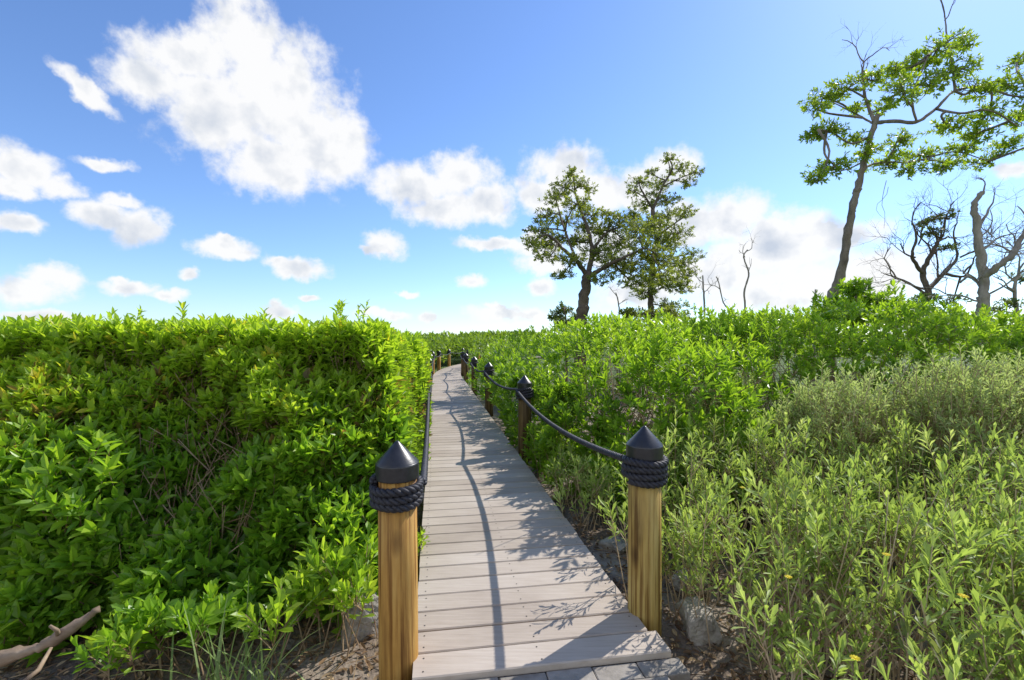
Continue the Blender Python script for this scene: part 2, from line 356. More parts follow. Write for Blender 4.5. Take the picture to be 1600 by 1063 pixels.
def dup(root, loc, rz, woodm=None):
    r = root.copy(); COL.objects.link(r); r.location = loc; r.rotation_euler = (0, 0, rz)
    for ch in list(root.children):
        c = ch.copy(); COL.objects.link(c); c.parent = r
    return r
protoA = make_post(M['wood']); protoB = make_post(M['woodgreen'], seed=2.); protoC = make_post(M['wooddark'], seed=4.)
GP = 'posts lining the boardwalk'
pos_l = [np.array([-.503, 2.13])]+[cl(2.18+3.75*k, -HW-.075) for k in range(1, 5)]+[cl(t_, -HW-.075) for t_ in (20.5, 23.3, 26.3, 29.6, 33.0)]
pos_r = [np.array([.690, 2.50]), np.array([.165, 6.1])]+[cl(2.36+3.75*k, HW+.085) for k in range(2, 7)]
LL = ['front left wooden post with black cone cap and rope wraps by the hedge', 'second post on the left side of the walk, against the hedge', 'third post on the left side of the walk, hidden among leaves', 'fourth post on the left edge of the walk behind the hedge',
      'fifth post on the left edge where the walk begins to bend', 'sixth small post on the left of the bend, black capped', 'seventh small post on the left of the bend, black capped', 'eighth tiny post on the left of the far bend', 'ninth tiny post on the left of the far bend', 'tenth and farthest tiny post on the left of the bend']
LR = ['front right greenish wooden post with black cone cap beside the stones', 'second post on the right, dark, standing against the leafy thicket', 'third post on the right of the walk, half hidden by leaves', 'fourth post on the right, tall black cap where the walk narrows',
      'fifth post on the right behind the thicket edge', 'sixth tiny post on the right at the bend', 'seventh tiny post on the right past the bend']
def place(proto, used, p, label, rz, z=0):
    o = proto if not used else dup(proto, (0, 0, 0), 0)
    o.location = (p[0], p[1], z); o.rotation_euler = (R(rng.uniform(-.6, .6)), R(rng.uniform(-.6, .6)), rz); tag(o, label, 'post', GP); return o
usedC = False
for k, p in enumerate(pos_l):
    if k == 0: place(protoA, False, p, LL[k], R(40))
    else: place(protoC if k < 5 else protoA, usedC if k < 5 else True, p, LL[k], R(rng.uniform(0, 360))); usedC = True
for k, p in enumerate(pos_r):
    if k == 0: place(protoB, False, p, LR[k], R(210))
    else: place(protoC, True, p, LR[k], R(rng.uniform(0, 360)))
far = []
for k in range(8):
    p = (-11.6+k*1.6, 61.9-.1*k*1.6); far.append(p)
    tag(dup(protoC, (p[0], p[1], .95), 0), 'tiny dark post on the horizon beyond the hedge, one of a far row', 'post', 'far row of posts on the horizon')
def span(a, b, za, zb, sag, label, fine, side, group='ropes strung between the posts'):
    n = 40; f = np.linspace(0, 1, n); P = np.zeros((n, 3)); P[:, 0] = a[0]+(b[0]-a[0])*f; P[:, 1] = a[1]+(b[1]-a[1])*f; P[:, 2] = za+(zb-za)*f-sag*4*f*(1-f)
    m = MB(); org = P[0].copy()
    if fine: rope_strands(m, P, Rr=.018, pit=.075, step=.010 if fine > 1 else .02, sides=6)
    else: m.tube(P, .018, 6)
    tag(m.build('rope', M['rope'], smooth=True, origin=org), label, 'rope', group)
OR = ['first', 'second', 'third', 'fourth', 'fifth', 'sixth', 'seventh', 'eighth', 'ninth']
for k in range(len(pos_l)-1):
    off = np.array([.10, .05]); span(pos_l[k]+off, pos_l[k+1]+off-np.array([0, .1]), .755, .755, .09, f'{OR[k]} black rope span along the left edge, {"starting at the front left post" if k==0 else "counted from the front"}', 2 if k == 0 else (1 if k < 3 else 0), -1)
for k in range(len(pos_r)-1):
    off = np.array([-.10, .05]); span(pos_r[k]+off, pos_r[k+1]+off-np.array([0, .1]), .775, .765, .10, f'{OR[k]} black rope span along the right edge, {"drooping from the front right post" if k==0 else "counted from the front"}', 2 if k == 0 else (1 if k < 3 else 0), 1)
for k in range(7): span(far[k], far[k+1], 1.70, 1.70, .12, 'thin dark rope strung between far posts on the horizon', 0, 1, 'far ropes on the horizon')

# ------------------------------------------------------------------ left hedge: one continuous leafy wall
def ns3(x, y, z): return np.array([mnoise.noise((a, b, c)) for a, b, c in zip(x, y, z)])
def xedge(y): return (-.335+.13*np.clip((y-4.4)/1.0, 0, 1)-.158*y)/.9874
hed = empty('hedge', (-3, 3.2, GZ), 'tall dense yellow-green hedge filling the left side of the boardwalk', 'hedge')
mb = MB(); stm = MB()
def yfront(x, z):
    k = np.clip((x+1.5)/.7, 0, 1)
    return 2.38+.80*np.clip(z, 0, 1.5)+k*.50*(1-np.clip(z/1.5, 0, 1)*.8)
K = 16500; X = rng.uniform(-5.2, -.45, K); Z = GZ+.02+(1.52)*rng.random(K)**.9
bm_ = ns3(X*1.3, Z*1.5, X*0+3); bm2 = ns3(X*3.6, Z*3.8, X*0+9); keep = ~((bm2 < -.12) & (rng.random(K) < .6)) & ~((np.abs(Z-.88) < .16) & (rng.random(K) < .30)); X, Z, bm_, bm2 = X[keep], Z[keep], bm_[keep], bm2[keep]; K = len(X)
Y_ = yfront(X, Z)-.32*bm_-.24*bm2+rng.exponential(.10, K)
Pf = np.stack([X, Y_, Z], 1); Nf = np.tile([0, -1, .7], (K, 1))+np.stack([-bm2*1.5, X*0, X*0], 1)
ok = X < xedge(Y_)+.05+.10*bm2-.18*np.clip(Z-1.1, 0, 1); Pf, Nf = Pf[ok], Nf[ok]; lumpf = bm_[ok]+.6*bm2[ok]
K = 5800; Y_ = 2.85+5.9*rng.random(K)**1.5; Z = GZ+1.48*rng.random(K); b2 = ns3(Y_*1.7, Z*2, Z*0+5); X = xedge(Y_)+.14*b2-rng.exponential(.07, K)-.3*np.clip(Z-1.15, 0, 1)
Ps = np.stack([X, Y_, Z], 1); ok = Y_ > yfront(X, Z)-.15; Ps = Ps[ok]; Nsd = np.tile([1., -.25, .5], (len(Ps), 1))
K = 9000; Y_ = 3.3+5.3*rng.random(K)**1.5; X = rng.uniform(-1.4, -.12, K)*Y_; ok = X < xedge(Y_)-.08; X, Y_ = X[ok], Y_[ok]
Z = 1.33+.12*ns3(X*1.5, Y_*1.5, X*0)+.05*rng.normal(size=len(X))-.015*(Y_-3.3)*.5-.08*np.exp(-(xedge(Y_)-X)/.25); Pt = np.stack([X, Y_, Z], 1); Nt = np.tile([0, -.1, 1.], (len(Pt), 1))
P = np.concatenate([Pf, Ps, Pt]); Nn = unit(np.concatenate([Nf, Nsd, Nt])); lump = np.concatenate([lumpf, np.zeros(len(Ps)+len(Pt))])
D = unit(Nn*.65+np.array([.06, 0, .9])+rng.normal(size=Nn.shape)*.38)
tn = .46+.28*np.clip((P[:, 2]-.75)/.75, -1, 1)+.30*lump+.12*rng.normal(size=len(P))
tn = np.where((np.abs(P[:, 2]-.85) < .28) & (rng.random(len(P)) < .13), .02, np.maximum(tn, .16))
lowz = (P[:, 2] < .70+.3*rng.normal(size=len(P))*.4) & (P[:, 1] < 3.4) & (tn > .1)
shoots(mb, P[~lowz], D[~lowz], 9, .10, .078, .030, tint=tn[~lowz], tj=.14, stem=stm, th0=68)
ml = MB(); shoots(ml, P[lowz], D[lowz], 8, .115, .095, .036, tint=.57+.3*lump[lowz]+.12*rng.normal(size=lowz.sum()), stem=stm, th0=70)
q = rng.random(320); X = -5.5+q*4.9; Y_ = rng.uniform(3.3, 5.2, 320); B = np.stack([X, Y_, rng.uniform(1.26, 1.38, 320)], 1)
ex = np.array([at(520, 500, 4), at(532, 500, 4.1), at(526, 495, 4.1), at(566, 502, 4), at(560, 508, 4.2), at(210, 508, 3.6), at(285, 504, 3.5), at(412, 508, 3.7)]); B = np.concatenate([B, ex])
B = B[(B[:, 0] < xedge(B[:, 1])-.14)]
shoots(mb, B, unit(np.array([0, 0, 1.])+rng.normal(size=B.shape)*.22), 12, .15, .065, .024, tint=.75, stem=stm, th0=60)
mb.build('foliage', M['hedge'], hed); ml.build('lower_foliage', M['low'], hed)
Ns = 4600; X = rng.uniform(-4.8, -.6, Ns); Z = rng.uniform(.1, 1.1, Ns); p0 = np.stack([X, yfront(X, Z)+rng.uniform(-.02, .40, Ns), Z], 1)
p1 = p0+unit(rng.normal(size=(Ns, 3))*[.5, .3, .4]+[0, 0, .9])*rng.uniform(.08, .28, (Ns, 1)); ok = (p1[:, 0] < xedge(p1[:, 1])) & (p0[:, 0] < xedge(p0[:, 1]))
stm.sticks(p0[ok], p1[ok], .0035, .002, rng.random(ok.sum()))
stm.build('stems', M['twig'], hed)

def shrub(name, label, domes, N, leaf, mat, cat='shrub', nl=9, slen=.09, W=.4, tbase=.45, up=.5, twigs=400, base=None, twigmat='twig', group=None, th0=75, face=None, pair=False, shape=ELL, rmin=.72, simple=False, sprigs=0):
    dm = np.array(domes); b = (dm[:, 0].mean(), dm[:, 1].mean(), GZ) if base is None else base
    root = empty(name, b, label, cat, group); m = MB(); s = MB()
    P, Nn, _ = sample_domes(domes, N, rmin=rmin, face=face)
    lump = ns3(P[:, 0]*2.2, P[:, 1]*2.2, P[:, 2]*2.2); P = P+Nn*(lump*.18)[:, None]; kp = ~((lump < -.1) & (rng.random(len(P)) < .5)); P, Nn, lump = P[kp], Nn[kp], lump[kp]
    D = unit(Nn*.8+np.array([0, 0, up])+rng.normal(size=Nn.shape)*.35)
    shoots(m, P, D, nl, slen, leaf, leaf*W, tint=tbase+.3*lump+.14*rng.normal(size=len(P)), stem=s, th0=th0, pair=pair, shape=shape, simple=simple)
    if sprigs:
        B = P[Nn[:, 2] > .6][:sprigs]; l_ = rng.uniform(.02, .16, (len(B), 1)); d = unit(np.array([0, 0, 1.])+rng.normal(size=B.shape)*.25); s.sticks(B, B+d*l_, .003, .002, rng.random(len(B)))
        shoots(m, B+d*l_, d, nl+3, slen*1.6, leaf*1.1, leaf*W*1.1, tint=tbase+.2, stem=s, th0=55, shape=shape)
    d0 = dm[rng.choice(len(dm), twigs)]; dd = unit(rng.normal(size=(twigs, 3))); dd[:, 2] = np.abs(dd[:, 2])
    p1 = d0[:, :3]+dd*d0[:, 3:6]*rng.uniform(.6, .98, (twigs, 1)); p0 = np.stack([d0[:, 0]+dd[:, 0]*d0[:, 3]*.3, d0[:, 1]+dd[:, 1]*d0[:, 4]*.3, np.full(twigs, GZ)], 1)
    mid = (p0+p1)/2+rng.normal(size=p0.shape)*.04
    s.sticks(p0, mid, .006, .004, rng.random(twigs)); s.sticks(mid, p1, .004, .002, rng.random(twigs))
    m.build('foliage', M[mat], root); s.build('stems', M[twigmat], root); return root
shrub('leafy_shrub', 'low glossy green shrub with large leaves at the far left, against the hedge foot', [(-2.75, 2.70, .0, .45, .36, .64), (-2.35, 2.70, .0, .4, .34, .56), (-3.2, 2.7, .0, .45, .38, .70)], 2500, .10, 'low', nl=8, slen=.12, tbase=.65, W=.40, twigs=120, up=.8)
shrub('leafy_shrub', 'low leafy shrub behind the front left post', [(-1.05, 2.95, .05, .28, .32, .50), (-.98, 2.78, -.05, .18, .28, .38)], 1100, .085, 'low', nl=8, slen=.11, tbase=.65, W=.38, twigs=120, up=.8)

# ------------------------------------------------------------------ right thicket (one continuous mass)
def topline(px): return np.interp(px, [700, 760, 850, 950, 1100, 1250, 1340, 1430, 1520, 1600, 1900], [538, 534, 518, 503, 498, 492, 470, 478, 490, 498, 500])
domes = []
for y in np.arange(4.7, 17, .72):
    for x in np.arange(-2.5, 20, .78):
        xj, yj = x+rng.uniform(-.25, .25), y+rng.uniform(-.25, .25)
        s = xj*.9874+yj*.158; r = rng.uniform(.55, .85)
        if s < 1.08+r: continue
        if xj > 1.25*yj+1: continue
        if xj > 2.3 and yj < 5.6: continue
        px = 800+xj/yj*F
        zt = H+(530-topline(px)+rng.uniform(-16, 2))/F*yj
        if yj < 6: zt = min(zt, rng.uniform(1.05, 1.3))
        elif yj < 7.5: zt = min(zt, rng.uniform(1.35, 1.62))
        if s < 2.2 and yj < 12: zt = min(zt, rng.uniform(.92, 1.22))
        domes.append((xj, yj, zt*.5, r, r*.9, zt*.5)); domes.append((xj+rng.uniform(-.2, .2), yj-.1, .2, r*.95, r*.95, .5))
for y in np.arange(4.9, 15, .42):
    p = st(1.42+rng.uniform(-.05, .08), y); domes.append((p[0], p[1], .15, .30, .36, rng.uniform(.45, .85)))
mb = MB(); stm = MB()
P, Nn, idx = sample_domes(domes, 60000, rmin=.8, wfun=lambda D: 1/(D[:, 1]-2.5)**1.35*np.where(D[:, 3] < .4, 2.2, 1), face=lambda P, n: (P[:, 1] < 8) | (n[:, 2] > -.1))
ok = (P[:, 0]*.9874+P[:, 1]*.158) > 1.06; P, Nn, idx = P[ok], Nn[ok], idx[ok]
lump = ns3(P[:, 0]*1.6, P[:, 1]*1.6, P[:, 2]*1.8); P = P+Nn*(lump*.22)[:, None]; kp = ~((lump < -.12) & (rng.random(len(P)) < .40)); P, Nn, idx, lump = P[kp], Nn[kp], idx[kp], lump[kp]
D = unit(Nn*.7+np.array([0, 0, .8])+rng.normal(size=Nn.shape)*.32)
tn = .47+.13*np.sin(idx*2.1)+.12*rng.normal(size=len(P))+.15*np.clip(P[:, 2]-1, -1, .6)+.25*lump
nr = P[:, 1] < 7
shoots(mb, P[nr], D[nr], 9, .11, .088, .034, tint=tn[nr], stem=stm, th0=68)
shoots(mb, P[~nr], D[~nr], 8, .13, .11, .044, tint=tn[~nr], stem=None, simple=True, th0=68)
K = 600; B = P[(Nn[:, 2] > .7)][:K]; shoots(mb, B+[0, 0, .05], unit(np.array([0, 0, 1.])+rng.normal(size=B.shape)*.15), 12, .2, .08, .028, tint=.75, stem=stm, th0=55)
o = mb.build('mangrove_thicket', M['thick']); tag(o, 'bright green leafy thicket rising along the right side of the boardwalk', 'thicket', kind='stuff')
Ns = 3000; D0 = np.array(domes); D0 = D0[(D0[:, 1] < 8) & (D0[:, 3] > .4)]; d0 = D0[rng.choice(len(D0), Ns)]
p0 = d0[:, :3]+rng.uniform(-.5, .5, (Ns, 3)); p0[:, 2] = rng.uniform(GZ, .9, Ns); p1 = p0+unit(rng.normal(size=(Ns, 3))*.45+[0, 0, 1])*rng.uniform(.15, .5, (Ns, 1))
ok = (np.minimum(p0[:, 0], p1[:, 0])*.9874+p0[:, 1]*.158) > 1.3; stm.sticks(p0[ok], p1[ok], .005, .003, rng.random(ok.sum()))
tag(stm.build('thicket_stems', M['twig']), 'brown stems and twigs inside the right hand thicket', 'stems', kind='stuff')

# far low vegetation to the horizon, both sides
mb = MB(); K = 40000
Y_ = 8.2+(rng.random(K)**1.7)*190; X = rng.uniform(-1.5, 1.7, K)*Y_
K2 = 11000; Y2 = 9+rng.random(K2)*40; X2 = np.array([cl(min(y, 44))[0] for y in Y2])-.75-rng.exponential(2.2, K2); Y_ = np.concatenate([Y_, Y2]); X = np.concatenate([X, X2]); K += K2
cxl = np.array([cl(min(y, 44))[0] if y < 44 else -99 for y in Y_]); ok = ((np.abs(X-cxl) > .72+.15*rng.random(K)))
zl = np.where(X < cxl, 1.22, 1.34); zl = np.where(Y_ > 30, 1.22+.004*np.minimum(Y_, 60), zl)
z = zl*rng.uniform(.35, 1.0, K)+.14*np.sin(X*1.3)*np.cos(Y_*1.1)
ok &= ~((Y_ < 17) & (X > cxl)); B = np.stack([X, Y_, z], 1)[ok]; sc = np.clip(Y_[ok]/14, .8, 7)
for lo, hi, L in ((0, 1.4, .12), (1.4, 3, .22), (3, 7.1, .5)):
    m_ = (sc >= lo) & (sc < hi); b = B[m_]; shoots(mb, b, unit(np.array([0, 0, 1.])+rng.normal(size=b.shape)*.45), 7, L*1.2, L, L*.42, tint=rng.uniform(.1, .9, len(b)), simple=True, th0=80)
tag(mb.build('distant_mangroves', M['far']), 'low green mangrove cover spreading to the horizon beyond the bend', 'mangroves', kind='stuff')

# ------------------------------------------------------------------ silver grey bush and oxeye patch (right foreground)
shrub('silver_bush', 'pale olive green twiggy rounded bush at the right edge', [(2.85, 3.95, .22, .60, .55, .72), (3.5, 3.75, .25, .72, .6, .78), (4.25, 3.9, .25, .78, .65, .80), (4.95, 4.1, .25, .7, .6, .78), (2.4, 4.2, .12, .42, .45, .58)], 16000, .044, 'grey', nl=8, slen=.10, W=.30, tbase=.5, twigs=3200, twigmat='stalk', up=.9, th0=60, shape=OBO, rmin=.66, sprigs=700)
shrub('silver_bush', 'small dull green bush between the thicket and the pale olive bush', [(2.2, 5.1, .2, .45, .5, .68), (1.8, 4.9, .1, .42, .4, .55)], 3600, .055, 'grey', nl=8, slen=.10, W=.30, tbase=.35, twigs=500, twigmat='stalk', up=.9, th0=60, shape=OBO, sprigs=80)

def stems_patch(m, s, B, ztop, L, W, mat_t, nl=14, slen=.2, lean=.18, mid=True, bare=0.):
    K = len(B); D = unit(np.stack([rng.normal(size=K)*lean, rng.normal(size=K)*lean, np.ones(K)], 1)); h = ztop-GZ
    lf = rng.random(K) >= bare
    top = B+D*h[:, None]; s.sticks(B, top, .0042, .002, rng.random(K))
    tj = mat_t+.20*rng.normal(size=K)
    shoots(m, (top-D*slen*.8)[lf], D[lf], nl, slen, L, W, tint=tj[lf], th0=58, th1=12, pair=True, shape=OBO, fold=.15, droop=.1)
    for q in range(3 if mid else 2):
        f = rng.uniform(.45, .85, K); b = B+D*(h*f)[:, None]; a = rng.uniform(0, 6.28, K)
        d = unit(np.stack([np.cos(a)*.7, np.sin(a)*.7, np.full(K, 1.0)], 1)); l_ = rng.uniform(.08, .2, K)
        s.sticks(b, b+d*l_[:, None], .0028, .0015, rng.random(K))
        shoots(m, (b+d*l_[:, None]*.5)[lf], d[lf], max(6, nl-5), slen*.6, L*.85, W*.85, tint=(tj-.05)[lf], th0=60, th1=15, pair=True, shape=OBO, fold=.15, droop=.1)
    return top
m = MB(); s = MB(); K = 2300
Y_ = 1.35+(rng.random(K)**1.1)*3.0; X = rng.uniform(.6, 4.9, K)
edge = np.interp(Y_, [1.3, 2.1, 2.6, 2.9, 3.4, 4.0, 4.6], [1.14, 1.10, 1.08, .99, 1.02, 1.2, 1.5])+.12*rng.normal(size=K)
den_ = ns3(X*1.5, Y_*1.5, X*0+2)
ok = (X > edge) & (X < 1.25*Y_+.8) & ~((den_ < -.10) & (rng.random(K) < .6)); X, Y_, den_ = X[ok], Y_[ok], den_[ok]; K = len(X)
zt = .44+.14*np.clip((Y_-1.6)/2, 0, 1)+.28*den_+.14*rng.normal(size=K)-.14*np.exp(-np.maximum(X-1.2, 0)/.22)
zt = np.clip(zt, .05, .82)
B = np.stack([X, Y_, np.full(K, GZ-.01)], 1); top = stems_patch(m, s, B, zt, .066, .0165, .5+.0*den_, lean=.24, bare=.18)
o = m.build('oxeye_foliage', M['ox']); tag(o, 'pale green narrow leaved ground cover in the right foreground', 'ground cover', kind='stuff')
o = s.build('oxeye_stalks', M['stalk']); tag(o, 'tan dry stalks under the pale green cover on the right', 'stalks', kind='stuff')
def flower(p, label):
    root = empty('yellow_flower', p, label, 'flower', 'small yellow flowers in the ground cover')
    n = 11; a = np.arange(n)/n*6.283; A = unit(np.stack([np.cos(a), np.sin(a), np.full(n, .25)], 1)); mm = MB()
    leaves(mm, np.tile(p, (n, 1))+A*.004, A, np.tile([0, 0, 1.], (n, 1)), .012, .006, rng.random(n)); mm.build('petals', M['petal'], root)
    mm = MB(); mm.lathe([(.002, -.003), (.005, 0), (.004, .003), (.001, .004)], c=p, sides=10); mm.build('flower_head', M['petal'], root, smooth=True)
    mm = MB(); mm.tube([np.array(p)-[0, 0, .16], np.array(p)-[0, 0, .002]], .0015, 5); mm.build('stem', M['ox'], root)
for (px, py, Y, lb) in ((1336, 1027, 1.45, 'yellow flower lowest, near the bottom edge'), (1232, 900, 1.85, 'yellow flower low in the middle of the ground cover'), (1160, 760, 2.8, 'yellow flower nearest the front right post, high up'),
                        (1385, 865, 1.75, 'yellow flower right of the middle of the cover'), (1505, 930, 1.5, 'yellow flower towards the bottom right corner')):
    flower(at(px, py, Y), lb)

def sprig(name, label, x, y, n, h, L, W, mat, spread=.08, tb=.6, cat='plant', sm='stalk', lean=.25, nl=12, slen=.16, z=GZ, group=None):
    root = empty(name, (x, y, z), label, cat, group); m = MB(); s = MB()
    B = np.stack([x+rng.normal(size=n)*spread, y+rng.normal(size=n)*spread, np.full(n, z-.01)], 1)
    stems_patch(m, s, B, z+h*rng.uniform(.6, 1.1, n), L, W, tb, nl=nl, slen=slen, lean=lean)
    m.build('foliage', M[mat], root); s.build('stems', M[sm], root)
p = st(1.24, 3.75); sprig('oxeye_plant', 'small pale plant at the walk edge behind the front right post', p[0], p[1], 18, .5, .065, .016, 'ox', .08)
p = st(1.44, 3.2); sprig('oxeye_plant', 'sparse pale plant left of the ground cover, beyond the front right post', p[0], p[1], 12, .42, .065, .016, 'ox', .08)
p = st(1.23, 4.4); sprig('oxeye_plant', 'small pale plant beside the walk at the foot of the thicket', p[0], p[1], 20, .5, .07, .018, 'ox', .10)
p = st(1.22, 5.2); sprig('oxeye_plant', 'leafy plant beside the walk short of the second right post', p[0], p[1], 18, .55, .075, .022, 'thick', .10)
sprig('oxeye_plant', 'pale plant leaning over the stones beside the front right post', .98, 2.70, 14, .46, .065, .016, 'ox', .07)
sprig('oxeye_plant', 'short pale plant in front of the stones near the pavement edge', 1.16, 2.18, 8, .26, .06, .016, 'ox', .07)
sprig('young_plant', 'bright young plant with upright leaves left of the front left post', -.88, 2.42, 12, .50, .09, .032, 'thick', .09, tb=.8, lean=.24, sm='twig')
sprig('young_plant', 'bright small sprig in the litter below the leafy shrubs', -1.08, 2.22, 7, .36, .085, .030, 'thick', .08, tb=.75, lean=.3, sm='twig')
sprig('young_plant', 'low broad leaved seedling in the litter beside the grass tuft', -1.45, 2.25, 9, .30, .09, .036, 'low', .12, tb=.7, lean=.35, sm='twig')
sprig('young_plant', 'small glossy seedling between the driftwood and the grass tuft', -1.72, 2.18, 8, .28, .085, .032, 'low', .10, tb=.7, lean=.35, sm='twig')
p = st(-.16, 3.25); sprig('young_plant', 'tiny yellow green sprig poking over the left edge of the walk', p[0]+.02, p[1], 6, .2, .055, .020, 'thick', .03, tb=.95, nl=6, slen=.06, sm='twig')

root = empty('grass_tuft', (-1.12, 2.0, GZ), 'tuft of long thin pale grass blades in the left foreground', 'grass')
mb = MB()
for k in range(46):
    a = rng.uniform(0, 6.28); l_ = rng.uniform(.22, .55); b0 = np.array([-1.15+rng.normal()*.10, 2.0+rng.normal()*.05, GZ]); f = np.linspace(0, 1, 8); out = rng.uniform(.15, .75)
    C = b0+np.stack([np.cos(a)*out*l_*f**1.5, np.sin(a)*out*l_*f**1.5, l_*(f-.45*out*f**2.5)], 1); w = .0042*(1-f**2)+.0004
    sd = np.array([-math.sin(a), math.cos(a), 0]); V = np.concatenate([C-sd*w[:, None], C+sd*w[:, None]])
    mb.add(V, [(i, i+1, 8+i+1, 8+i) for i in range(7)], rng.random())
mb.build('blades', M['blade'], root)

# ------------------------------------------------------------------ stones, driftwood, litter
def rock(label, x, y, z, rx, ry, rz, seed, cat='stone', group=None):
    bm = bmesh.new(); bmesh.ops.create_icosphere(bm, subdivisions=5, radius=1)
    for v in bm.verts:
        c = v.co.copy(); d = .30*mnoise.noise(c*1.1+Vector((seed, 0, 0)))+.14*mnoise.noise(c*2.7+Vector((0, seed, 0)))+.07*mnoise.noise(c*7)+.03*mnoise.noise(c*18)
        q = Vector([max(-.70, min(.70, t_)) for t_ in c]); v.co = q*(1.2+d); v.co.x *= rx; v.co.y *= ry; v.co.z *= rz
    me = bpy.data.meshes.new('stone'); bm.to_mesh(me); bm.free(); me.materials.append(M['stone'])
    for p_ in me.polygons: p_.use_smooth = True
    a = me.attributes.new('tint', 'FLOAT', 'POINT'); o = bpy.data.objects.new('stone', me); o.location = (x, y, z); o.rotation_euler = (0, 0, seed*1.3); link(o); return tag(o, label, cat, group)
def gpos(px, py): Y = (H-GZ)*F/(py-530); return (px-800)/F*Y, Y
x, y = gpos(1092, 985); rock('squarish pale grey stone right of the front right post base', x, y, GZ+.05, .11, .09, .095, 1.2)
x, y = gpos(1082, 925); rock('flat tan stone behind the squarish one', x, y+.05, GZ+.04, .09, .07, .07, 2.6)
x, y = gpos(560, 985); rock('tan stone behind the front left post', x, y+.02, GZ+.06, .11, .10, .13, 5.3)
x, y = gpos(955, 850); rock('flat grey stone at the walk edge behind the front right post', x+.05, y, GZ+.0, .10, .12, .04, 7.7)
rock('grey rounded boulder among plants between the thicket and the ground cover', at(1112, 735, 4.4)[0], 4.5, .10, .16, .15, .16, 8.8)

mb = MB(); pts = [at(-30, 1038, 1.98), at(30, 1018, 2.0), at(75, 1004, 2.02), at(120, 973, 2.05), at(156, 950, 2.08)]
P = np.array(pts); f = np.linspace(0, 4, 26); C = np.stack([np.interp(f, range(5), P[:, k]) for k in range(3)], 1)+rng.normal(size=(26, 3))*.003
mb.tube(C, (.024+.006*np.sin(f*3))*np.linspace(1.1, .7, 26), 12, wob=.10); mb.tube([C[15], C[15]+[.03, -.04, .05], C[15]+[.02, -.06, .08]], [.010, .008, .006], 8, wob=.1)
tag(mb.build('driftwood', M['drift'], smooth=True, origin=C[10]), 'brown weathered driftwood branch lying at the far lower left', 'driftwood')
mb = MB(); C = [at(38, 1063, 1.95), at(60, 1045, 2.0), at(80, 1010, 2.1)]; mb.tube(C, [.010, .009, .006], 8, wob=.1); tag(mb.build('stick', M['drift'], smooth=True, origin=C[0]), 'short broken stick leaning by the driftwood', 'stick')

mb = MB(); K = 14000; Y_ = 1.2+rng.random(K)**1.4*5; X = rng.uniform(-1.2, 1.1, K)*Y_
s_ = X*.9874+Y_*.158; t_ = -X*.158+Y_*.9874; ok = ((s_ < SL-.03) | (s_ > SR+.03)) & ((t_ > 2.05) | (s_ < -.38) | (s_ > 1.2)); X, Y_ = X[ok], Y_[ok]; K = len(X)
z = np.array([GZ-.02+.05*mnoise.noise((a*.9, b*.9, 0))+.02*mnoise.noise((a*3.1, b*3.1, 5)) for a, b in zip(X, Y_)])+.004+.012*rng.random(K)
a = rng.uniform(0, 6.28, K); A = unit(np.stack([np.cos(a), np.sin(a), rng.normal(size=K)*.2], 1))
leaves(mb, np.stack([X, Y_, z], 1), A, unit(rng.normal(size=(K, 3))*.3+[0, 0, 1]), rng.uniform(.02, .06, K), rng.uniform(.01, .025, K), rng.random(K), fold=.3, droop=-.15)
kk = 2000; i_ = rng.choice(K, kk); p0 = np.stack([X, Y_, z], 1)[i_]; p1 = p0+unit(rng.normal(size=(kk, 3))*[1, 1, .12])*rng.uniform(.04, .18, (kk, 1)); p1[:, 2] = np.maximum(p1[:, 2], p0[:, 2])
mb.sticks(p0, p1, .003, .0015, rng.random(kk))
tag(mb.build('leaf_litter', M['litter']), 'brown dead leaves and twigs littering the soil', 'leaf litter', kind='stuff')

# ------------------------------------------------------------------ trees
def smooth_path(P, n=5, wig=0):
    P = np.asarray(P, float); out = []
    for i in range(len(P)-1):
        p0 = P[max(i-1, 0)]; p1 = P[i]; p2 = P[i+1]; p3 = P[min(i+2, len(P)-1)]
        for t in np.linspace(0, 1, n, endpoint=False): out.append(.5*((2*p1)+(-p0+p2)*t+(2*p0-5*p1+4*p2-p3)*t*t+(-p0+3*p1-3*p2+p3)*t**3))
    out.append(P[-1]); out = np.array(out)
    if wig: out[1:-1] += rng.normal(size=(len(out)-2, 3))*wig
    return out
def grow(mb, p, d, length, r, depth, wig=.5, n=6, kids=3, sides=5):
    pts = [np.array(p, float)]; d = np.array(d, float); d /= np.linalg.norm(d)
    for i in range(n):
        d = unit(d+rng.normal(size=3)*wig*.5+np.array([0, 0, .05])); pts.append(pts[-1]+d*length/n)
    rr = np.linspace(r, r*.45, n+1); mb.tube(pts, rr, sides, cap=False)
    if depth > 0:
        for k in range(kids):
            i = rng.integers(2, n+1); dd = unit(unit(pts[i]-pts[i-1])+rng.normal(size=3)*.7); grow(mb, pts[i], dd, length*rng.uniform(.45, .75), rr[i]*.7, depth-1, wig, max(3, n-1), kids, max(3, sides-1))
